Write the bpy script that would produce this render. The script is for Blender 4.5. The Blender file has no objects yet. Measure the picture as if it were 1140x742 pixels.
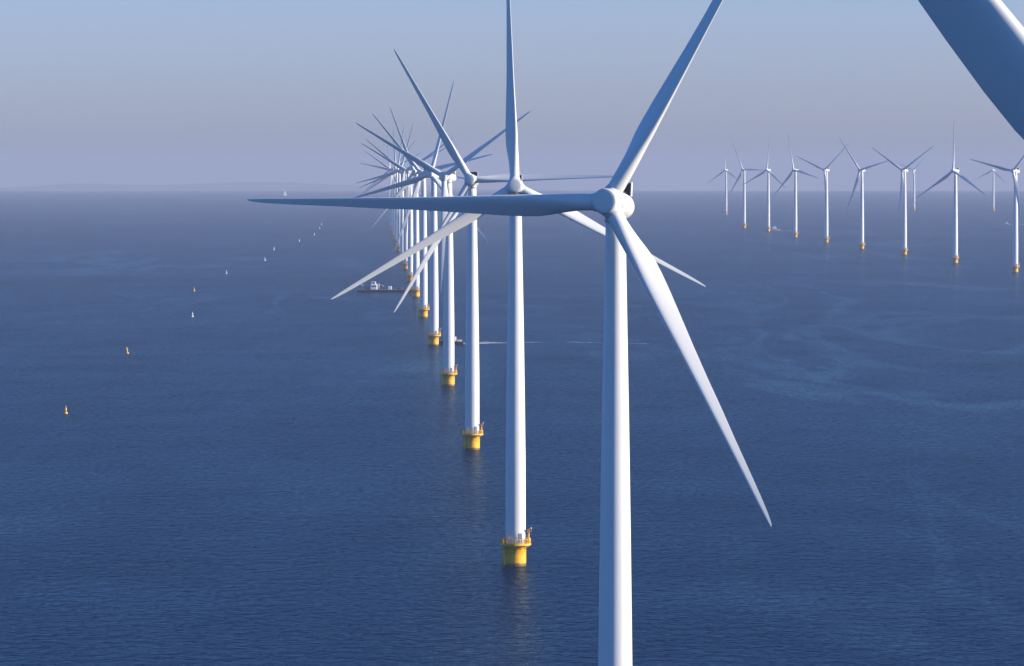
import bpy, bmesh, math, random
from mathutils import Matrix, Vector
R = math.radians
random.seed(7)
sc = bpy.context.scene
COL = sc.collection

# ------------------------------------------------------------------ camera
F_PX, W_PX, CX, CY, LEVEL = 5450.0, 1140.0, 570.0, 371.0, 182.0
CAM_H, R_EARTH = 101.0, 6.4e6          # metres
PITCH = math.atan((CY - LEVEL) / F_PX)
cam_d = bpy.data.cameras.new('camera')
cam_d.sensor_fit = 'HORIZONTAL'; cam_d.sensor_width = 36.0
cam_d.lens = 36.0 * F_PX / W_PX
cam_d.clip_start = 1.0; cam_d.clip_end = 150000.0
cam = bpy.data.objects.new('camera', cam_d); COL.objects.link(cam)
cam.location = (0, 0, CAM_H); cam.rotation_euler = (R(90) - PITCH, 0, 0)
sc.camera = cam

# ------------------------------------------------------------------ light
SUN_AZ, SUN_EL = 82.0, 19.0             # degrees right of straight behind the camera; height
a, e = R(SUN_AZ), R(SUN_EL)
sun_dir = Vector((math.sin(a) * math.cos(e), -math.cos(a) * math.cos(e), math.sin(e)))
sd = bpy.data.lights.new('sun', 'SUN'); sd.energy = 5.0; sd.angle = R(0.5); sd.color = (1.0, 0.87, 0.69)
sun = bpy.data.objects.new('sun', sd); COL.objects.link(sun)
sun.rotation_euler = sun_dir.to_track_quat('Z', 'Y').to_euler(); sun.location = (60, -40, 160)
SKY_LOW, SKY_HIGH = (0.93, 1.12, 2.14, 1), (0.37, 0.97, 1.88, 1)
world = bpy.data.worlds.new('World'); sc.world = world; world.use_nodes = True
wn, wl = world.node_tree.nodes, world.node_tree.links
bg = wn['Background']; bg.inputs['Strength'].default_value = 0.0595
sky = wn.new('ShaderNodeTexSky'); sky.sky_type = 'NISHITA'; sky.sun_disc = False
sky.sun_elevation = e
sky.sun_rotation = math.atan2(sun_dir.x, sun_dir.y)
sky.altitude = 100; sky.air_density = 1.0; sky.dust_density = 0.6; sky.ozone_density = 2.0
tint = wn.new('ShaderNodeMix'); tint.data_type = 'RGBA'; tint.blend_type = 'MULTIPLY'
tint.inputs[0].default_value = 1.0
# the low belt over the sea is pale, the dome above it a deeper blue
wtc = wn.new('ShaderNodeTexCoord'); wsx = wn.new('ShaderNodeSeparateXYZ'); wl.new(wtc.outputs['Generated'], wsx.inputs[0])
wmr = wn.new('ShaderNodeMapRange'); wmr.interpolation_type = 'SMOOTHSTEP'
wmr.inputs[1].default_value = 0.02; wmr.inputs[2].default_value = 0.09; wl.new(wsx.outputs['Z'], wmr.inputs[0])
wmx = wn.new('ShaderNodeMix'); wmx.data_type = 'RGBA'; wl.new(wmr.outputs[0], wmx.inputs[0])
wmx.inputs[6].default_value = SKY_LOW; wmx.inputs[7].default_value = SKY_HIGH
wl.new(wmx.outputs[2], tint.inputs[7])
wl.new(sky.outputs[0], tint.inputs[6]); wl.new(tint.outputs[2], bg.inputs['Color'])
sc.view_settings.view_transform = 'Standard'; sc.view_settings.look = 'None'
sc.view_settings.exposure = 0.75; sc.view_settings.gamma = 1.0
sc.view_settings.use_curve_mapping = False
sc.cycles.volume_bounces = 1
sc.cycles.max_bounces = 6

# ------------------------------------------------------------------ helpers
def mat(name, color, rough=0.5, spec=0.5, metal=0.0, dirt=None, dirt_scale=0.6, dirt_amt=0.25, coat=0.0, bump=0.0):
    m = bpy.data.materials.new(name); m.use_nodes = True
    n, l = m.node_tree.nodes, m.node_tree.links
    b = n['Principled BSDF']
    b.inputs['Roughness'].default_value = rough; b.inputs['Metallic'].default_value = metal
    b.inputs['Specular IOR Level'].default_value = spec; b.inputs['Coat Weight'].default_value = coat
    tc = n.new('ShaderNodeTexCoord'); no = n.new('ShaderNodeTexNoise')
    no.inputs['Scale'].default_value = dirt_scale; no.inputs['Detail'].default_value = 6
    l.new(tc.outputs['Object'], no.inputs['Vector'])
    rp = n.new('ShaderNodeMapRange'); rp.inputs[1].default_value = 0.45; rp.inputs[2].default_value = 0.8
    rp.inputs[4].default_value = dirt_amt
    l.new(no.outputs['Fac'], rp.inputs[0])
    mx = n.new('ShaderNodeMix'); mx.data_type = 'RGBA'
    mx.inputs[6].default_value = (*color, 1); mx.inputs[7].default_value = (*(dirt or [c * 0.7 for c in color]), 1)
    l.new(rp.outputs[0], mx.inputs[0]); l.new(mx.outputs[2], b.inputs['Base Color'])
    return m

M = {}
M['white'] = mat('tower_white_paint', (0.72, 0.725, 0.72), 0.38, 0.5, dirt=(0.60, 0.61, 0.60), dirt_scale=0.25, dirt_amt=0.35)
M['blade'] = mat('blade_gelcoat', (0.70, 0.705, 0.70), 0.36, 0.5, dirt=(0.62, 0.62, 0.60), dirt_scale=0.3, dirt_amt=0.25)
M['nacelle'] = mat('nacelle_gelcoat', (0.68, 0.68, 0.675), 0.40, 0.5, dirt=(0.58, 0.58, 0.56), dirt_scale=0.9, dirt_amt=0.3)
M['yellow'] = mat('safety_yellow_paint', (0.86, 0.47, 0.03), 0.45, 0.5, dirt=(0.45, 0.22, 0.03), dirt_scale=0.9, dirt_amt=0.5)
M['grate'] = mat('galvanised_grating', (0.42, 0.40, 0.34), 0.6, 0.4, dirt=(0.25, 0.22, 0.16), dirt_scale=2.0, dirt_amt=0.6)
M['orange'] = mat('crane_orange_paint', (0.62, 0.33, 0.10), 0.45)
M['door'] = mat('door_blue_grey', (0.08, 0.15, 0.24), 0.5)
M['dark'] = mat('radiator_core', (0.02, 0.022, 0.03), 0.6, 0.3, dirt=(0.05, 0.05, 0.06), dirt_scale=6)
M['hull_dark'] = mat('hull_navy_paint', (0.03, 0.045, 0.08), 0.45, dirt=(0.08, 0.05, 0.04), dirt_amt=0.5)
M['deck'] = mat('deck_paint', (0.16, 0.17, 0.17), 0.7)
M['boat_white'] = mat('boat_white_paint', (0.80, 0.80, 0.78), 0.35)
M['glass'] = mat('cabin_window_glass', (0.02, 0.03, 0.04), 0.08, 0.8)
M['sail'] = mat('sail_cloth', (0.82, 0.82, 0.80), 0.7, 0.2)
M['steel'] = mat('grey_steel', (0.30, 0.31, 0.32), 0.5, metal=0.3)
M['cargo'] = mat('cargo_green', (0.10, 0.22, 0.16), 0.6)
M['red'] = mat('cargo_red', (0.35, 0.08, 0.05), 0.6)

# tower paint: faint section flanges come from the mesh; add light vertical streaks
def streaks(m, amt):
    n, l = m.node_tree.nodes, m.node_tree.links
    tc = n.new('ShaderNodeTexCoord'); mp = n.new('ShaderNodeMapping'); mp.inputs['Scale'].default_value = (2.2, 2.2, 0.05)
    no = n.new('ShaderNodeTexNoise'); no.inputs['Scale'].default_value = 1.0; no.inputs['Detail'].default_value = 4
    l.new(tc.outputs['Object'], mp.inputs[0]); l.new(mp.outputs[0], no.inputs['Vector'])
    rp = n.new('ShaderNodeMapRange'); rp.inputs[1].default_value = 0.5; rp.inputs[2].default_value = 0.75; rp.inputs[4].default_value = amt
    l.new(no.outputs['Fac'], rp.inputs[0])
    b = n['Principled BSDF']; src = b.inputs['Base Color'].links[0].from_socket
    mx = n.new('ShaderNodeMix'); mx.data_type = 'RGBA'; mx.inputs[7].default_value = (0.5, 0.49, 0.45, 1)
    l.new(rp.outputs[0], mx.inputs[0]); l.new(src, mx.inputs[6]); l.new(mx.outputs[2], b.inputs['Base Color'])
streaks(M['white'], 0.3)

# waterline growth on the yellow transition piece
def waterline(m):
    n, l = m.node_tree.nodes, m.node_tree.links
    g = n.new('ShaderNodeTexCoord'); sx = n.new('ShaderNodeSeparateXYZ'); l.new(g.outputs['Object'], sx.inputs[0])
    no = n.new('ShaderNodeTexNoise'); no.inputs['Scale'].default_value = 1.4; no.inputs['Detail'].default_value = 5
    l.new(g.outputs['Object'], no.inputs['Vector'])
    ad = n.new('ShaderNodeMath'); ad.operation = 'MULTIPLY_ADD'; ad.inputs[1].default_value = -0.9
    l.new(no.outputs['Fac'], ad.inputs[0]); l.new(sx.outputs['Z'], ad.inputs[2])
    rp = n.new('ShaderNodeMapRange'); rp.inputs[1].default_value = 0.1; rp.inputs[2].default_value = 0.5
    rp.inputs[3].default_value = 0.85; rp.inputs[4].default_value = 0.0
    l.new(ad.outputs[0], rp.inputs[0])
    b = n['Principled BSDF']; src = b.inputs['Base Color'].links[0].from_socket
    mx = n.new('ShaderNodeMix'); mx.data_type = 'RGBA'; mx.inputs[7].default_value = (0.05, 0.045, 0.02, 1)
    l.new(rp.outputs[0], mx.inputs[0]); l.new(src, mx.inputs[6]); l.new(mx.outputs[2], b.inputs['Base Color'])
M['yellow_wet'] = mat('transition_piece_yellow', (0.95, 0.47, 0.015), 0.45, 0.5, dirt=(0.5, 0.24, 0.02), dirt_scale=0.8, dirt_amt=0.55)
waterline(M['yellow_wet'])

class MB:
    """collects shapes and links them as ONE mesh object"""
    def __init__(s): s.bm = bmesh.new()
    def ring(s, pts): return [s.bm.verts.new(p) for p in pts]
    def bridge(s, a, b, smooth=True):
        n = len(a)
        for i in range(n):
            f = s.bm.faces.new((a[i], a[(i + 1) % n], b[(i + 1) % n], b[i])); f.smooth = smooth
    def lathe(s, prof, n=48, mtx=None, cap=True):
        rings = []
        for z, r in prof:
            pts = [Vector((r * math.cos(2 * math.pi * i / n), r * math.sin(2 * math.pi * i / n), z)) for i in range(n)]
            if mtx: pts = [mtx @ p for p in pts]
            rings.append(s.ring(pts))
        for a, b in zip(rings, rings[1:]): s.bridge(a, b)
        if cap:
            s.bm.faces.new(list(reversed(rings[0]))); s.bm.faces.new(rings[-1])
        return s
    def tube(s, p, q, r, n=10, r2=None):
        p, q = Vector(p), Vector(q); d = q - p
        m = Matrix.Translation(p) @ d.to_track_quat('Z', 'Y').to_matrix().to_4x4()
        return s.lathe([(0, r), (d.length, r if r2 is None else r2)], n, m)
    def box(s, c, size, rot=None, bev=0.0):
        m = Matrix.Translation(c) @ (rot or Matrix.Identity(4)) @ Matrix.Diagonal((*size, 1))
        r = bmesh.ops.create_cube(s.bm, size=1, matrix=m)
        if bev:
            es = list({e for v in r['verts'] for e in v.link_edges})
            bmesh.ops.bevel(s.bm, geom=es, offset=bev, segments=2, affect='EDGES', profile=0.5)
        return s
    def torus(s, Rr, r, z, n=48, k=8):
        rings = []
        for i in range(n):
            a = 2 * math.pi * i / n
            rings.append(s.ring([((Rr + r * math.cos(b)) * math.cos(a), (Rr + r * math.cos(b)) * math.sin(a), z + r * math.sin(b))
                                 for b in [2 * math.pi * j / k for j in range(k)]]))
        for i in range(n): s.bridge(rings[i], rings[(i + 1) % n])
        return s
    def build(s, name, m, parent=None, normals=True):
        if normals: bmesh.ops.recalc_face_normals(s.bm, faces=s.bm.faces)
        me = bpy.data.meshes.new(name); s.bm.to_mesh(me); s.bm.free()
        me.materials.append(m)
        o = bpy.data.objects.new(name, me); COL.objects.link(o)
        if parent: o.parent = parent
        return o

def tag(o, label=None, cat=None, group=None, kind=None):
    if label: o['label'] = label
    if cat: o['category'] = cat
    if group: o['group'] = group
    if kind: o['kind'] = kind
    return o
def empty(name, loc, rz=0):
    o = bpy.data.objects.new(name, None); COL.objects.link(o)
    o.empty_display_size = 1; o.location = loc; o.rotation_euler = (0, 0, rz); return o
def sea_z(x, y): return -(x * x + y * y) / (2 * R_EARTH)
def at_dist(px, d):
    x = (px - CX) / F_PX * d
    return (x, d, sea_z(x, d))
def at_px(px, py):
    """sea point seen at photo pixel"""
    drop = py - LEVEL
    lo, hi = 300.0, 38000.0
    for _ in range(60):
        mid = (lo + hi) / 2
        v = F_PX * CAM_H / mid + F_PX * mid / (2 * R_EARTH)
        if v > drop: lo = mid
        else: hi = mid
    return at_dist(px, lo)

# ------------------------------------------------------------------ the sea
def make_sea():
    radii = [0.0]; r = 60.0
    while r < 50000: radii.append(r); r *= 1.06
    radii.append(50000.0)
    n = 192
    vs, fs = [(0, 0, 0)], []
    for r in radii[1:]:
        for i in range(n):
            a = 2 * math.pi * i / n
            vs.append((r * math.cos(a), r * math.sin(a), -r * r / (2 * R_EARTH)))
    for i in range(n): fs.append((0, 1 + i, 1 + (i + 1) % n))
    for k in range(len(radii) - 2):
        b0, b1 = 1 + k * n, 1 + (k + 1) * n
        for i in range(n):
            j = (i + 1) % n
            fs.append((b0 + i, b1 + i, b1 + j, b0 + j))
    me = bpy.data.meshes.new('sea'); me.from_pydata(vs, [], fs); me.polygons.foreach_set('use_smooth', [True] * len(fs))
    o = bpy.data.objects.new('sea', me); COL.objects.link(o); tag(o, kind='structure')
    m = bpy.data.materials.new('sea_water'); m.use_nodes = True
    nn, l = m.node_tree.nodes, m.node_tree.links
    nn.remove(nn['Principled BSDF'])
    tc = nn.new('ShaderNodeTexCoord')
    def noise(scale, xyz, detail, dist=0.0, rough=0.55, loc=(0, 0, 0)):
        mp = nn.new('ShaderNodeMapping'); mp.inputs['Scale'].default_value = xyz; mp.inputs['Rotation'].default_value = (0, 0, R(-14))
        mp.inputs['Location'].default_value = loc
        l.new(tc.outputs['Object'], mp.inputs[0])
        t = nn.new('ShaderNodeTexNoise'); t.inputs['Scale'].default_value = scale; t.inputs['Detail'].default_value = detail
        t.inputs['Distortion'].default_value = dist; t.inputs['Roughness'].default_value = rough
        l.new(mp.outputs[0], t.inputs['Vector']); return t
    # large slicks and wind patches: change of wave height
    slick = noise(0.0022, (0.8, 0.4, 1), 6, 1.6, 0.6)
    sr = nn.new('ShaderNodeMapRange'); sr.inputs[1].default_value = 0.52; sr.inputs[2].default_value = 0.66; sr.inputs[3].default_value = 1.0; sr.inputs[4].default_value = 0.72
    l.new(slick.outputs['Fac'], sr.inputs[0])
    patch = noise(0.0045, (0.6, 0.4, 1), 4, 0.5)
    pr = nn.new('ShaderNodeMapRange'); pr.inputs[1].default_value = 0.3; pr.inputs[2].default_value = 0.7; pr.inputs[3].default_value = 0.85; pr.inputs[4].default_value = 1.12
    l.new(patch.outputs['Fac'], pr.inputs[0])
    amp = nn.new('ShaderNodeMath'); amp.operation = 'MULTIPLY'; l.new(sr.outputs[0], amp.inputs[0]); l.new(pr.outputs[0], amp.inputs[1])
    w1 = noise(0.16, (1.1, 0.8, 1), 2, 0.3); w2 = noise(0.5, (1.0, 0.7, 1), 3, 0.3); w3 = noise(0.9, (1, 1, 1), 3)
    # winding current lines where the ripples are smoothed out
    rid = noise(0.0075, (1.0, 0.11, 1), 5, 0.8, 0.55)
    ra = nn.new('ShaderNodeMath'); ra.operation = 'SUBTRACT'; ra.inputs[1].default_value = 0.5; l.new(rid.outputs['Fac'], ra.inputs[0])
    rb = nn.new('ShaderNodeMath'); rb.operation = 'ABSOLUTE'; l.new(ra.outputs[0], rb.inputs[0])
    rc = nn.new('ShaderNodeMapRange'); rc.interpolation_type = 'SMOOTHSTEP'; rc.inputs[1].default_value = 0.0; rc.inputs[2].default_value = 0.042; rc.inputs[3].default_value = 1.0; rc.inputs[4].default_value = 0.0
    l.new(rb.outputs[0], rc.inputs[0])
    mk = noise(0.0016, (1.0, 0.5, 1), 2, 0.0, 0.5, (340, 900, 0))
    md = nn.new('ShaderNodeMapRange'); md.inputs[1].default_value = 0.45; md.inputs[2].default_value = 0.6; l.new(mk.outputs['Fac'], md.inputs[0])
    slk = nn.new('ShaderNodeMath'); slk.operation = 'MULTIPLY'; l.new(rc.outputs[0], slk.inputs[0]); l.new(md.outputs[0], slk.inputs[1])
    s1 = nn.new('ShaderNodeMath'); s1.operation = 'MULTIPLY_ADD'; s1.inputs[1].default_value = WAVE[0]; s1.inputs[2].default_value = 0
    l.new(w1.outputs['Fac'], s1.inputs[0])
    s2 = nn.new('ShaderNodeMath'); s2.operation = 'MULTIPLY_ADD'; s2.inputs[1].default_value = WAVE[1]
    l.new(w2.outputs['Fac'], s2.inputs[0]); l.new(s1.outputs[0], s2.inputs[2])
    s3 = nn.new('ShaderNodeMath'); s3.operation = 'MULTIPLY_ADD'; s3.inputs[1].default_value = WAVE[2]
    l.new(w3.outputs['Fac'], s3.inputs[0]); l.new(s2.outputs[0], s3.inputs[2])
    hm = nn.new('ShaderNodeMath'); hm.operation = 'MULTIPLY'; l.new(s3.outputs[0], hm.inputs[0]); l.new(amp.outputs[0], hm.inputs[1])
    bp = nn.new('ShaderNodeBump'); bp.inputs['Strength'].default_value = 1.0; bp.inputs['Distance'].default_value = 1.0
    l.new(hm.outputs[0], bp.inputs['Height'])
    def math_(op, a_, b_, c_=None):
        q = nn.new('ShaderNodeMath'); q.operation = op
        for k, v in enumerate((a_, b_, c_)):
            if v is None: continue
            if isinstance(v, (int, float)): q.inputs[k].default_value = v
            else: l.new(v, q.inputs[k])
        return q.outputs[0]
    # surface facets too fine to model: groups of ripples reflect a little more or less
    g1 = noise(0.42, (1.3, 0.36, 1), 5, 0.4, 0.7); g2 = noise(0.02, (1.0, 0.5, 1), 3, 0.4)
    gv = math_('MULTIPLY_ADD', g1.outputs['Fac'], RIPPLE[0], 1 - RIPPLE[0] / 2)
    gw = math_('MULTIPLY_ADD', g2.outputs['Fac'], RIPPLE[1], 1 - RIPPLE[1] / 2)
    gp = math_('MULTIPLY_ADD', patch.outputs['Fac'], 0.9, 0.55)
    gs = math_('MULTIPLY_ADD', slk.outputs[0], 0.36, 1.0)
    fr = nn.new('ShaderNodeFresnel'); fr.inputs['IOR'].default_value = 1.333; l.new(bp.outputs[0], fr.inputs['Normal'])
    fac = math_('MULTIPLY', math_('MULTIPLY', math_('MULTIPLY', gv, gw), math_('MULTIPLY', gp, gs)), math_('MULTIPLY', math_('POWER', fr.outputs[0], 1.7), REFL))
    gl = nn.new('ShaderNodeBsdfGlossy'); gl.inputs['Color'].default_value = (0.60, 0.89, 1.0, 1)
    l.new(math_('MULTIPLY_ADD', slk.outputs[0], -0.04, ROUGH), gl.inputs['Roughness']); l.new(bp.outputs[0], gl.inputs['Normal'])
    df = nn.new('ShaderNodeBsdfDiffuse'); df.inputs['Color'].default_value = WATER
    ms = nn.new('ShaderNodeMixShader'); l.new(fac, ms.inputs[0]); l.new(df.outputs[0], ms.inputs[1]); l.new(gl.outputs[0], ms.inputs[2])
    l.new(ms.outputs[0], nn['Material Output'].inputs['Surface'])
    me.materials.append(m)
WAVE = (0.75, 0.45, 0.16); RIPPLE = (2.6, 0.7); REFL = 0.34; ROUGH = 0.20; WATER = (0.0003, 0.009, 0.046, 1)
make_sea()

# faint low coast on the horizon
def make_coast():
    m = mat('coast_land', (0.10, 0.12, 0.08), 0.9, 0.1, dirt=(0.05, 0.07, 0.04), dirt_scale=0.002, dirt_amt=1.0)
    mb = MB(); rnd = random.Random(3)
    prev = None
    x = -6200.0
    while x < 500:
        d = 41000 + 500 * math.sin(x / 1500)
        base = sea_z(x, d)
        h = 16 + 55 * max(0, math.exp(-((x + 2100) / 900) ** 2)) + 40 * math.exp(-((x + 3600) / 500) ** 2) + rnd.uniform(0, 5)
        h *= min(1, (500 - x) / 900, (x + 6300) / 600)
        h += 101 * 0 + 1
        ring = mb.ring([(x, d - 300, base - 4), (x, d, base + h), (x, d + 900, base + h * 0.9), (x, d + 1300, base - 4)])
        if prev:
            for i in range(3): mb.bm.faces.new((prev[i], prev[i + 1], ring[i + 1], ring[i]))
        prev = ring; x += 60
    o = mb.build('coast', m); tag(o, kind='structure')
make_coast()

# haze
def make_haze():
    mb = MB(); mb.box((0, 0, (162 - 200) / 2), (100400, 100400, 162 + 200))
    me = bpy.data.meshes.new('haze'); mb.bm.to_mesh(me)
    o = bpy.data.objects.new('haze', me); COL.objects.link(o); tag(o, kind='stuff')
    m = bpy.data.materials.new('sea_haze'); m.use_nodes = True
    n, l = m.node_tree.nodes, m.node_tree.links
    n.remove(n['Principled BSDF'])
    pv = n.new('ShaderNodeVolumePrincipled'); pv.inputs['Color'].default_value = HAZE_COL
    pv.inputs['Density'].default_value = HAZE_D; pv.inputs['Anisotropy'].default_value = 0.0
    l.new(pv.outputs[0], n['Material Output'].inputs['Volume'])
    me.materials.append(m)
HAZE_COL = (0.46, 0.51, 0.66, 1); HAZE_D = 0.000052
make_haze()

# ------------------------------------------------------------------ wind turbine
HUB_H, OVER, TILT = 95.0, 4.0, R(-6)
def blade_mesh(bend):
    st = [(1.3, 2.40, 1.00), (2.2, 2.40, 1.00), (3.6, 2.44, 0.97), (5.2, 2.62, 0.86), (7.0, 2.90, 0.72), (8.8, 3.20, 0.59), (10.8, 3.45, 0.49),
          (13, 3.45, 0.42), (16, 3.24, 0.36), (20, 2.82, 0.32), (25, 2.30, 0.29), (30, 1.90, 0.27), (35, 1.66, 0.26), (40, 1.32, 0.25),
          (44, 1.12, 0.24), (47.5, 0.95, 0.23), (50, 0.80, 0.22), (51.8, 0.64, 0.22), (53, 0.46, 0.22), (53.7, 0.28, 0.22), (54.0, 0.10, 0.2)]
    def interp(tab, r):
        for (r0, v0), (r1, v1) in zip(tab, tab[1:]):
            if r <= r1: return v0 + (v1 - v0) * (r - r0) / (r1 - r0)
        return tab[-1][1]
    twist = [(0, 33), (6, 33), (9, 32), (14, 30), (20, 28), (28, 25.5), (38, 22), (48, 17), (54, 14)]
    n = 36; mb = MB(); rings = []
    # densify
    rs = []
    for (r0, c0, t0), (r1, c1, t1) in zip(st, st[1:]):
        k = 3 if r1 - r0 > 1.5 else 2
        for i in range(k):
            f = i / k; rs.append((r0 + (r1 - r0) * f, c0 + (c1 - c0) * f, t0 + (t1 - t0) * f))
    rs.append(st[-1])
    for r, c, t in rs:
        w = max(0.0, min(1.0, (r - 2.6) / 8.0)); w = w * w * (3 - 2 * w)      # circle -> aerofoil
        tw = R(interp(twist, r))
        u = bend * (r / 54.0) ** 1.7
        pts = []
        for i in range(n):
            th = 2 * math.pi * i / n
            cx_, cy_ = c / 2 * math.cos(th), t * c / 2 * math.sin(th)
            xc = 0.5 * (1 - math.cos(th))                      # 0 at LE (th=0)
            yt = 5 * t * c * (0.2969 * math.sqrt(max(xc, 0)) - 0.126 * xc - 0.3516 * xc ** 2 + 0.2843 * xc ** 3 - 0.1036 * xc ** 4)
            cam_ = 0.03 * c * math.sin(math.pi * xc)
            ax = (0.33 - xc) * c
            ay = (yt if math.sin(th) >= 0 else -yt * 0.85) + cam_
            x = cx_ * (1 - w) + ax * w; y = cy_ * (1 - w) + ay * w
            X = x * math.cos(tw) + y * math.sin(tw); Y = -x * math.sin(tw) + y * math.cos(tw)
            pts.append((X, Y - u, r))
        rings.append(mb.ring(pts))
    for p, q in zip(rings, rings[1:]): mb.bridge(p, q)
    mb.bm.faces.new(rings[0]); mb.bm.faces.new(rings[-1])
    return mb

def nac_matrix(psi):      # x right, -y forward, z up about the hub-height point on the tower axis
    return Matrix.Translation((0, 0, HUB_H)) @ Matrix.Rotation(psi, 4, 'Z') @ Matrix.Rotation(TILT, 4, 'X')
def rotor_matrix(psi, theta):
    return nac_matrix(psi) @ Matrix.Translation((0, -OVER, 0)) @ Matrix.Rotation(R(90) - theta, 4, 'Y')

FWD = Matrix.Rotation(R(90), 4, 'X')          # lathe z axis -> -y (forward)
def make_turbine():
    root = empty('wind_turbine', (0, 0, 0))
    # tower with faint flange seams
    prof = []
    key = [(5.62, 2.55), (26, 2.52), (45, 2.28), (62, 2.02), (78, 1.72), (92.6, 1.45)]
    def rad(z):
        for (a0, r0), (a1, r1) in zip(key, key[1:]):
            if z <= a1: return r0 + (r1 - r0) * (z - a0) / (a1 - a0)
        return key[-1][1]
    z = 5.62
    seams = [9.0, 30.0, 52.0, 73.0]
    zs = sorted(set([5.62, 92.6] + [5.62 + i * 2.9 for i in range(1, 30)]))
    ev = [(zz, rad(zz)) for zz in zs]
    mb = MB(); mb.lathe(ev, 72); mb.build('tower', M['white'], root)
    # door in the tower foot
    a = R(-62)
    rot = Matrix.Rotation(a + R(90), 4, 'Z')
    c = Vector((math.cos(a), math.sin(a), 0)) * 2.50
    mb = MB(); mb.box((c.x, c.y, 7.15), (1.0, 0.16, 2.3), rot, 0.05)
    dr = mb.build('door', M['door'], root)
    mb = MB(); k = c + rot @ Vector((0.36, -0.12, 0)); mb.box((k.x, k.y, 7.1), (0.06, 0.10, 0.3), rot); mb.build('handle', M['steel'], dr)
    # yellow transition piece
    mb = MB(); mb.lathe([(-4, 2.65), (0, 2.65), (2.4, 2.65), (5.0, 2.65), (5.05, 2.8), (5.30, 2.8)], 64)
    tp = mb.build('transition_piece', M['yellow_wet'], root)
    # boat landing: fenders and ladder
    mb = MB()
    ang = R(196)
    for da in (-0.28, 0.28):
        q = Vector((math.cos(ang + da), math.sin(ang + da), 0))
        mb.tube(q * 3.35 + Vector((0, 0, -2)), q * 3.35 + Vector((0, 0, 4.6)), 0.16)
        for zz in (0.6, 4.3): mb.tube(q * 2.6 + Vector((0, 0, zz)), q * 3.4 + Vector((0, 0, zz)), 0.12)
    for da in (-0.08, 0.08):
        q = Vector((math.cos(ang + da), math.sin(ang + da), 0)) * 3.05
        mb.tube(q + Vector((0, 0, -1)), q + Vector((0, 0, 6.4)), 0.05, 6)
    for i in range(22):
        z = -0.8 + i * 0.33
        p = Vector((math.cos(ang - .08), math.sin(ang - .08), 0)) * 3.05; q = Vector((math.cos(ang + .08), math.sin(ang + .08), 0)) * 3.05
        mb.tube(p + Vector((0, 0, z)), q + Vector((0, 0, z)), 0.03, 5)
    mb.build('boat_landing', M['yellow'], root)
    # platform with brackets, and its railing
    mb = MB()
    mb.lathe([(5.32, 3.85), (5.60, 3.85)], 40)
    for i in range(12):
        a = 2 * math.pi * i / 12; q = Vector((math.cos(a), math.sin(a), 0))
        mb.tube(q * 2.62 + Vector((0, 0, 4.3)), q * 3.75 + Vector((0, 0, 5.30)), 0.08, 6)
    pf = mb.build('platform', M['grate'], root)
    mb = MB()
    for i in range(20):
        a = 2 * math.pi * i / 20; q = Vector((math.cos(a), math.sin(a), 0)) * 3.75
        mb.tube(q + Vector((0, 0, 5.60)), q + Vector((0, 0, 6.85)), 0.06, 6)
    for zz, rr in ((6.85, 0.07), (6.45, 0.045), (6.05, 0.045)): mb.torus(3.75, rr, zz, 40, 6)
    rings = [mb.ring([((3.90) * math.cos(2 * math.pi * i / 40), 3.90 * math.sin(2 * math.pi * i / 40), zz) for i in range(40)]) for zz in (5.25, 5.78)]
    mb.bridge(rings[0], rings[1])
    mb.build('railing', M['yellow'], pf)
    # equipment boxes on the platform edge
    for ang_, w_ in ((R(188), 1.3), (R(-14), 1.1), (R(150), 1.0)):
        mb = MB(); q = Vector((math.cos(ang_), math.sin(ang_), 0)) * 3.25
        mb.box((q.x, q.y, 6.35), (0.85, w_, 1.45), Matrix.Rotation(ang_, 4, 'Z'), 0.05)
        mb.build('equipment_locker', M['yellow'], root)
    # davit crane
    mb = MB(); q = Vector((3.25, -0.6, 0))
    mb.tube(q + Vector((0, 0, 5.6)), q + Vector((0, 0, 8.6)), 0.24, 10)
    mb.box((q.x, q.y, 8.8), (0.8, 0.8, 0.8), None, 0.06)
    cr = mb.build('davit_crane', M['orange'], root)
    mb = MB(); mb.tube(q + Vector((0, 0, 9.0)), q + Vector((0.7, -1.1, 9.6)), 0.18, 8); mb.tube(q + Vector((0.7, -1.1, 9.6)), q + Vector((0.7, -1.1, 8.4)), 0.03, 6)
    mb.build('jib', M['orange'], cr)
    # nacelle: generator ring and canopy
    N = nac_matrix(0)
    mb = MB()
    prof = [(-4.6, 0.4), (-4.5, 1.0), (-4.2, 1.45), (-3.7, 1.78), (-3.0, 1.95), (-1.5, 2.02), (0.55, 2.02), (0.6, 2.12), (1.1, 2.16), (2.2, 2.16), (2.45, 2.10), (2.55, 1.9), (2.56, 1.5)]
    mb.lathe(prof, 56, FWD)
    mb.lathe([(-2.6, 1.50), (-1.7, 1.62)], 40, Matrix.Identity(4))     # yaw ring
    nc = mb.build('nacelle', M['nacelle'], root); nc.matrix_local = N
    # cooler on the nacelle roof
    mb = MB(); mb.box((0, 3.05, 2.55), (2.75, 0.28, 1.75)); mb.box((0, 2.0, 1.98), (1.6, 1.6, 0.25), None, 0.05)
    co = mb.build('cooler', M['dark'], nc)
    mb = MB()
    for sx in (-1, 1): mb.box((sx * 1.45, 3.02, 2.55), (0.16, 0.5, 2.1), None, 0.04)
    mb.box((0, 3.02, 3.53), (2.74, 0.5, 0.14), None, 0.04)
    mb.tube((1.1, 3.02, 3.6), (1.1, 3.02, 4.5), 0.03, 6); mb.tube((-1.1, 3.02, 3.6), (-1.1, 3.02, 4.2), 0.03, 6)
    fr = mb.build('cooler_frame', M['nacelle'], nc)
    # hub with blade collars
    mb = MB()
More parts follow.
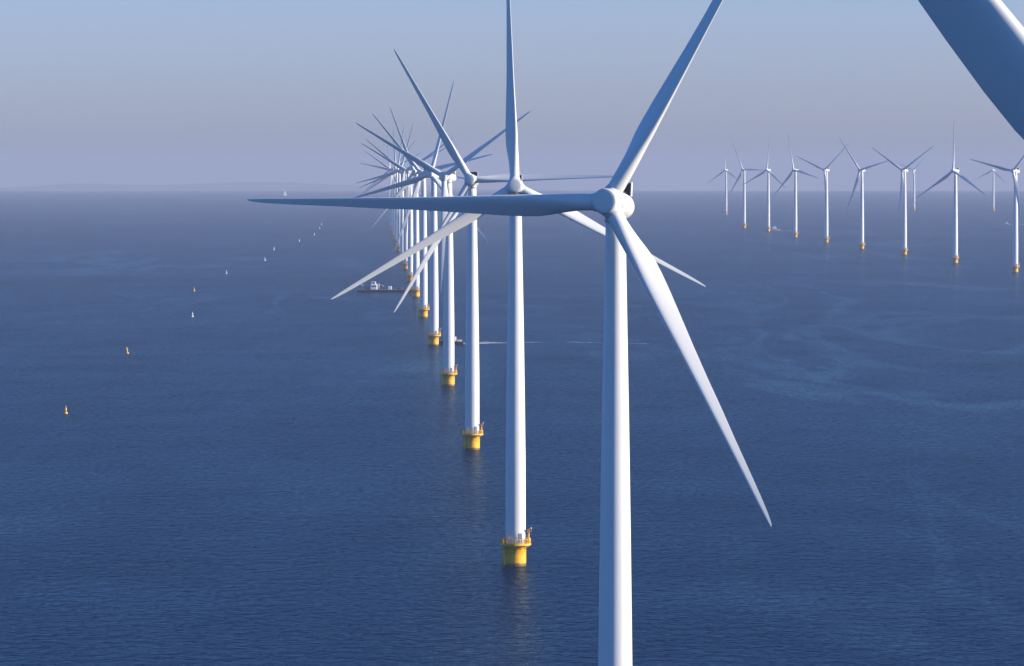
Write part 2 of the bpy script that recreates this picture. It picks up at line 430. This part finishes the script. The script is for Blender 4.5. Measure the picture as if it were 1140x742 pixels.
    prof = [(-1.42, 1.55), (-1.40, 1.82), (-1.0, 1.98), (-0.4, 2.02), (0.4, 2.0), (1.2, 1.93), (1.50, 1.86), (1.66, 1.74), (1.74, 1.58), (1.79, 1.2), (1.83, 0.6), (1.84, 0.1)]
    mb.lathe(prof, 56, FWD)
    for k in range(3):
        m_ = Matrix.Rotation(R(120 * k), 4, 'Y')
        mb.lathe([(0.5, 1.40), (1.7, 1.40), (2.1, 1.32), (2.12, 1.24), (2.3, 1.22)], 40, m_)
    hb = mb.build('hub', M['nacelle'], root); hb.matrix_local = rotor_matrix(0, R(90))
    bl = blade_mesh(2.2).build('blade', M['blade'], root)
    for k in (1, 2):
        c = bl.copy(); COL.objects.link(c)
    return root, bl

proto, blade0 = make_turbine()
proto_children = [c for c in COL.objects if c.parent == proto and not c.name.startswith('blade')]
extra = [c for c in COL.objects if c.name.startswith('blade') and c != blade0]
def place_turbine(loc, psi, theta, label, group, first=False):
    """set the position, yaw (deg, + = nose turned right) and rotor angle (deg, counter-clockwise from right)"""
    if first: root = proto
    else:
        root = proto.copy(); COL.objects.link(root)
    root.location = loc
    tag(root, label, 'wind turbine', group)
    for ch in proto_children:
        if first: c = ch
        else:
            c = ch.copy(); COL.objects.link(c); c.parent = root
            for g in ch.children:
                d = g.copy(); COL.objects.link(d); d.parent = c
        nm = ch.name.split('.')[0]
        if nm == 'nacelle': c.matrix_local = nac_matrix(R(psi))
        elif nm == 'hub': c.matrix_local = rotor_matrix(R(psi), R(theta))
    for k in range(3):
        if first: b = ([blade0] + extra)[k]
        else:
            b = blade0.copy(); COL.objects.link(b)
        b.parent = root
        b.matrix_local = rotor_matrix(R(psi), R(theta + 120 * k))
    return root

GL = 'wind turbines in the long line running away at left of centre'
GR = 'wind turbines in the right-hand line'
# left line: k -> distance 226 + 501 k, drifting left by 14.65 m each
left = [
 (0, 0, 128.3, 'closest turbine, cropped by the frame, only its huge shaded blades cut the right edge'),
 (1, -18, 180.3, 'largest turbine in full view, white, one blade level to the left over the horizon'),
 (2, -2.5, 212, 'second turbine of the line, one blade pointing straight up out of frame'),
 (3, -9, 121, 'third turbine in the line, one long shaded blade leaning up left'),
 (4, -31, 153, 'fourth turbine in the line, slim blade hanging straight down before its tower'),
 (5, -27, 76, 'fifth turbine in the line, blade raised steeply, crew boat at its foot'),
 (6, -25, 133, 'sixth turbine in the line, yellow foot between the crew boat and the barge'),
 (7, -20, 113, 'seventh turbine in the line, yellow foot touching the right end of the barge'),
 (8, -30, 153, 'eighth turbine in the line, first one whose yellow foot shows above the barge'),
 (9, -30, 145, 'ninth turbine in the line, upper blade leaning far left, beyond the barge'),
 (10, -25, 75, 'tenth turbine in the line, small, one blade up and slightly right'),
 (11, -28, 83, 'eleventh turbine in the line, small and hazy, one blade almost upright'),
 (12, -20, 95, 'twelfth turbine in the line, faint, one blade upright leaning a touch left'),
 (13, -30, 50, 'thirteenth turbine in the line, third from its far hazy end'),
 (14, -24, 28, 'fourteenth turbine in the line, second from its far hazy end'),
 (15, -28, 98, 'farthest turbine of the line, faintest and leftmost tower in the haze'),
]
strong_bend = blade_mesh(5.0); bent = bpy.data.meshes.new('blade_bent'); bmesh.ops.recalc_face_normals(strong_bend.bm, faces=strong_bend.bm.faces); strong_bend.bm.to_mesh(bent); bent.materials.append(M['blade'])
for k, psi, th, lab in left:
    d = 226 + 501 * k; x = 30.2 - 14.75 * k + (0.25 if k == 1 else 0)
    x = {0: 31.2, 2: 0.9, 1: 15.1, 4: -28.8}.get(k, x)
    if k == 1: d = 714
    t = place_turbine((x, d, sea_z(x, d)), psi, th, lab, GL, first=(k == 0))
    if k == 1:
        for c in t.children:
            if c.name.startswith('blade'): c.data = bent
f_ = lambda px, d: at_dist(px, d)
right = [
 (808.3, 10400, -45, 92, 'faint turbine at the left end of the right-hand line, smallest of that line'),
 (828.5, 8000, -45, 119, 'second from left of the right-hand line, blade up left and one level right'),
 (855.3, 7560, -46, 87, 'third from left of the right-hand line, small white boat beside its foot'),
 (885.5, 6900, -48, 107, 'fourth from left of the right-hand line, just right of the small white boat'),
 (920.0, 6430, -46, 160, 'fifth from left of the right-hand line, its rotor a wide V above the tower'),
 (959.5, 5920, -48, 133, 'sixth from left of the right-hand line, blade up left crossing its neighbour tip'),
 (1007.0, 5520, -46, 151, 'seventh from left of the right-hand line, two blades raised, one hanging left of tower'),
 (1063.6, 5040, -46, 92, 'turbine with one blade straight up and two spread down, second from right in the line'),
 (1130.5, 4600, -46, 168, 'rightmost turbine of the right-hand line, cut by the frame edge'),
 (1017.5, 11600, -46, 40, 'tiny pale turbine far behind, just right of the two raised blades turbine'),
 (1105.8, 11400, -46, 205, 'tiny pale turbine far behind, between the two rightmost turbines'),
]
for px, d, psi, th, lab in right:
    place_turbine(at_dist(px, d), psi, th, lab, GR)

# ------------------------------------------------------------------ buoys
def make_buoy():
    root = empty('buoy', (0, 0, 0))
    mb = MB(); mb.lathe([(-0.8, 0.5), (-0.3, 0.85), (0.45, 0.85), (0.6, 0.75), (0.62, 0.3)], 24); mb.build('float', M['yellow'], root)
    mb = MB(); mb.lathe([(0.6, 0.42), (2.5, 0.34), (2.52, 0.1)], 20); mb.build('body', M['yellow'], root)
    mb = MB()
    for rz in (45, -45): mb.box((0, 0, 3.0), (1.0, 0.12, 0.14), Matrix.Rotation(R(rz), 4, 'Y'))
    mb.tube((0, 0, 2.5), (0, 0, 2.9), 0.05, 6); mb.build('topmark', M['yellow'], root)
    return root
def copy_tree(o, parent=None):
    kids = list(o.children); c = o.copy(); COL.objects.link(c); c.parent = parent
    for ch in kids: copy_tree(ch, c)
    return c
white_parts = {}
def recolour(me):
    q = me.copy(); q.materials.clear(); q.materials.append(M['boat_white']); return q
buoy0 = make_buoy()
bpts = [(72.5, 461, 'nearest and lowest yellow buoy, alone at the left edge of the water', 3),
        (141.5, 394, 'second nearest yellow buoy, up and right of the lone lowest one', -4),
        (214, 353, 'pale buoy almost straight below a yellow one, the lower of the close pair', 2),
        (216, 324.5, 'yellow buoy almost straight above a pale one, the upper of the close pair', -3),
        (252, 305, 'pale small buoy, fifth from the nearest along the buoy line', 0),
        (295, 290.5, 'pale small buoy, sixth from the nearest along the buoy line', 3),
        (305, 278.5, 'pale small buoy, seventh from the nearest along the buoy line', -2),
        (333.3, 269, 'tiny pale buoy, eighth from the nearest along the buoy line', 0),
        (350, 262, 'tiny pale buoy, third from the far end of the buoy line', 3),
        (356, 255, 'tiny pale buoy, second from the far end of the buoy line', 0),
        (358, 250.5, 'farthest buoy, the tiny speck at the end of the buoy line', 0)]
for i, (px, py, lab, tl) in enumerate(bpts):
    b = buoy0 if i == 0 else copy_tree(buoy0)
    b.location = at_px(px, py); b.rotation_euler = (R(tl), R(tl * 0.7), i * 0.7)
    pale = i in (2, 4) or i > 4
    if pale:
        for ch in b.children:
            key = ch.data.name
            if key not in white_parts: white_parts[key] = recolour(ch.data)
            ch.data = white_parts[key]
    tag(b, lab, 'buoy', 'marker buoys in the line across the left water')
    if i > 4: b.scale = (1.1, 1.1, 1.1)

# ------------------------------------------------------------------ boats
def hull_mesh(L, B, D, deck_z, rake=0.16, flat=False):
    """hull along +x (bow), waterline at 0"""
    mb = MB(); rings = []
    ns = 18
    for i in range(ns + 1):
        t = i / ns
        x = -L / 2 + L * t
        if flat: w = B / 2 * (1 if 0.06 < t < 0.94 else 0.94)
        else: w = B / 2 * (0.86 + 0.14 * min(1, t * 5)) * (1 if t < 0.55 else max(0.03, 1 - ((t - 0.55) / 0.45) ** 2.2))
        top = deck_z * (1 + (0 if flat else 0.55 * max(0, t - 0.45) ** 1.5 * 2.3))
        kz = -D
        xo = x + (rake * (top) if t > 0.8 and not flat else 0)
        wl = w * 0.86
        rings.append(mb.ring([(xo, -w, top), (x, -wl, 0), (x, -wl * 0.55, kz), (x, wl * 0.55, kz), (x, wl, 0), (xo, w, top)]))
    for p, q in zip(rings, rings[1:]):
        for j in range(6): mb.bm.faces.new((p[j], p[(j + 1) % 6], q[(j + 1) % 6], q[j]))
    mb.bm.faces.new(rings[0]); mb.bm.faces.new(rings[-1])
    return mb

def make_crew_boat(loc, rz, label):
    root = empty('crew_boat', loc, rz)
    hull_mesh(15, 5.2, 0.8, 1.5).build('hull', M['hull_dark'], root)
    mb = MB(); mb.box((-0.6, 0, 2.95), (5.6, 3.9, 2.6), None, 0.3); mb.box((-0.2, 0, 4.55), (3.4, 3.0, 0.9), None, 0.2); ca = mb.build('wheelhouse', M['boat_white'], root)
    mb = MB()
    mb.box((2.22, 0, 3.5), (0.08, 3.2, 0.8))
    for sy in (-1, 1): mb.box((-0.4, sy * 1.97, 3.5), (4.2, 0.08, 0.75))
    mb.build('window', M['glass'], ca)
    mb = MB(); mb.tube((-1.2, 0, 4.9), (-1.6, 0, 8.2), 0.08); mb.tube((-1.5, -1, 7.0), (-1.5, 1, 7.0), 0.05); mb.build('mast', M['steel'], root)
    mb = MB()
    for sy in (-1, 1):
        for i in range(8):
            x = -6.8 + i * 0.75 if i < 4 else 2.6 + (i - 4) * 1.0
            mb.tube((x, sy * 2.1, 1.5), (x, sy * 2.1, 2.5), 0.04, 6)
        mb.tube((-6.8, sy * 2.1, 2.5), (5.6, sy * 2.1, 2.5), 0.04, 6)
    for x in (-6.8, 5.6): mb.tube((x, -2.1, 2.5), (x, 2.1, 2.5), 0.04, 6)
    mb.build('handrail', M['orange'], root)
    mb = MB(); mb.box((-5.2, 0, 1.95), (2.2, 3.0, 0.9), None, 0.1); mb.build('engine_box', M['boat_white'], root)
    return tag(root, label, 'boat')

p = at_px(501, 383.5)
make_crew_boat(p, R(178), 'crew boat with white cabin nosed against a yellow turbine foot, wash trailing right')

def foam(pts, width0, width1, label, name='wake', seed=1, dens=0.55):
    """a patchy foam sheet just above the water along a polyline of photo pixels"""
    rnd = random.Random(seed)
    P = [Vector(at_px(*q)) for q in pts]
    mb = MB(); prev = None; n = 40
    for i in range(n + 1):
        t = i / n * (len(P) - 1); k = min(int(t), len(P) - 2); f = t - k
        c = P[k].lerp(P[k + 1], f); d = (P[k + 1] - P[k]).normalized(); nrm = Vector((-d.y, d.x, 0))
        w = (width0 + (width1 - width0) * i / n) * rnd.uniform(0.8, 1.2)
        row = []
        for s in (-0.5, 0.5):
            q = c + nrm * w * s; row.append(mb.bm.verts.new((q.x, q.y, sea_z(q.x, q.y) + 0.06)))
        if prev: mb.bm.faces.new((prev[0], prev[1], row[1], row[0]))
        prev = row
    o = mb.build(name, FOAM); tag(o, label, 'wake', kind='stuff'); return o
FOAM = bpy.data.materials.new('sea_foam'); FOAM.use_nodes = True
n, l = FOAM.node_tree.nodes, FOAM.node_tree.links
b = n['Principled BSDF']; b.inputs['Base Color'].default_value = (0.72, 0.76, 0.78, 1); b.inputs['Roughness'].default_value = 0.8
tc = n.new('ShaderNodeTexCoord'); no = n.new('ShaderNodeTexNoise'); no.inputs['Scale'].default_value = 0.35; no.inputs['Detail'].default_value = 8
mp = n.new('ShaderNodeMapping'); mp.inputs['Scale'].default_value = (0.25, 1, 1)
l.new(tc.outputs['Object'], mp.inputs[0]); l.new(mp.outputs[0], no.inputs['Vector'])
rp = n.new('ShaderNodeMapRange'); rp.inputs[1].default_value = 0.42; rp.inputs[2].default_value = 0.62; rp.inputs[4].default_value = 0.9
l.new(no.outputs['Fac'], rp.inputs[0]); l.new(rp.outputs[0], b.inputs['Alpha'])
foam([(510, 383.2), (562, 381.6)], 10, 30, 'white propeller wash streaming right from the crew boat', seed=2)
foam([(562, 381.6), (640, 381.2), (720, 383)], 3.0, 1.5, 'thin faint continuation of the wash passing behind the big tower', seed=5)

# work barge
p = at_px(431, 325.5)
root = empty('work_barge', p, R(-2)); tag(root, 'long low dark work barge with white cabins and small cranes, left of the turbine feet', 'barge')
mb = hull_mesh(47, 13, 1.2, 1.9, flat=True); hu = mb.build('hull', M['hull_dark'], root)
mb = MB(); mb.box((0, 0, 1.98), (45.5, 12.4, 0.16)); mb.build('deck', M['deck'], root)
mb = MB(); mb.box((-10.5, 0, 4.2), (5.2, 7, 4.3), None, 0.3); mb.box((-10.8, 0, 7.3), (3.6, 5.4, 2.0), None, 0.25); dk = mb.build('deckhouse', M['boat_white'], root)
mb = MB(); mb.box((-10.8, -2.72, 7.4), (3.0, 0.08, 0.9)); mb.box((-10.5, -3.52, 4.8), (4.2, 0.08, 0.8)); mb.build('window', M['glass'], dk)
mb = MB(); mb.box((2.2, 0, 3.4), (2.8, 3.4, 2.7), None, 0.15); mb.build('cabin', M['boat_white'], root)
mb = MB(); mb.tube((-6.6, 1, 2), (-6.6, 1, 7.0), 0.5); mb.tube((-6.6, 1, 6.6), (-2.6, 1, 4.6), 0.25); mb.build('crane', M['steel'], root)
mb = MB(); mb.tube((-19.5, 0, 2), (-19.5, 0, 5.4), 0.4); mb.box((-19.5, 0, 5.6), (2.6, 2.2, 1.2), None, 0.1); mb.build('winch', M['boat_white'], root)
for cx_, col_, hh in ((-15.5, 'cargo', 2.4), (10, 'deck', 1.5), (17.5, 'red', 2.2)):
    mb = MB(); mb.box((cx_, 0.5, 2.08 + hh / 2), (4.6, 2.6, hh), None, 0.05); o = mb.build('cargo_container', M[col_], root)
mb = MB(); mb.tube((20, -2, 2), (20, -2, 9), 0.25); mb.tube((20, -2, 8.6), (15, -2, 5.5), 0.18); mb.build('boom', M['orange'], root)

# small boats by the right line
def make_motor_boat(loc, rz, label, s=1.0):
    root = empty('motor_boat', loc, rz); root.scale = (s, s, s)
    hull_mesh(16, 5, 0.8, 1.9).build('hull', M['boat_white'], root)
    mb = MB(); mb.box((0.8, 0, 3.5), (6, 3.6, 3.0), None, 0.4); mb.box((0.4, 0, 5.6), (3.2, 2.8, 1.3), None, 0.3); ca = mb.build('wheelhouse', M['boat_white'], root)
    mb = MB(); mb.box((3.86, 0, 4.0), (0.08, 3.0, 0.9)); mb.box((0.8, -1.85, 4.0), (4.6, 0.08, 0.8)); mb.build('window', M['glass'], ca)
    mb = MB(); mb.tube((0, 0, 6.2), (-0.4, 0, 9.5), 0.09); mb.build('mast', M['steel'], root)
    return tag(root, label, 'boat')
make_motor_boat(at_px(862.5, 257), R(176), 'small white motor boat under way beside the third foot of the right-hand line', 1.1)
foam([(866, 257.4), (887, 257.2)], 22, 30, 'white wake trailing right from the small motor boat between two towers', seed=8)
make_motor_boat(at_px(1121, 250), R(178), 'small white motor boat by the right edge, just left of the rightmost tower', 0.65)
foam([(1123, 250.3), (1150, 249.8)], 16, 30, 'white wake at the right edge beyond the rightmost turbine', seed=9)

# distant sail boat
p = at_px(317.5, 218)
root = empty('sailing_boat', p, R(20)); tag(root, 'tiny white sailing boat on the far horizon, left of the towers', 'sailing boat')
hull_mesh(16, 4.4, 0.8, 1.5).build('hull', M['boat_white'], root)
mb = MB(); mb.tube((0.5, 0, 1.4), (0.5, 0, 25), 0.14); mb.tube((0.5, 0, 3), (-6.4, 0, 3), 0.12); mb.build('mast', M['steel'], root)
for nm, tri in (('mainsail', ((0.3, 0, 3.3), (-6.2, 0.5, 3.3), (0.3, 0, 24.5))), ('jib_sail', ((8.0, 0, 2.4), (1.0, 0.9, 2.9), (0.7, 0, 22.5)))):
    mb = MB(); A, B_, C_ = [Vector(v) for v in tri]; off = Vector((0, 0.04, 0)); rows = []
    for i in range(9):
        t = i / 8; row = []
        for j in range(7):
            s = j / 6; q = A.lerp(B_, s).lerp(C_, t) + Vector((0, 0.8 * math.sin(math.pi * s) * (1 - t), 0)); row.append(q)
        rows.append(row)
    for sgn in (-1, 1):
        g = [[mb.bm.verts.new(q + off * sgn) for q in row] for row in rows]
        for i in range(8):
            for j in range(6): mb.bm.faces.new((g[i][j], g[i][j + 1], g[i + 1][j + 1], g[i + 1][j]))
    mb.build(nm, M['sail'], root, normals=False)
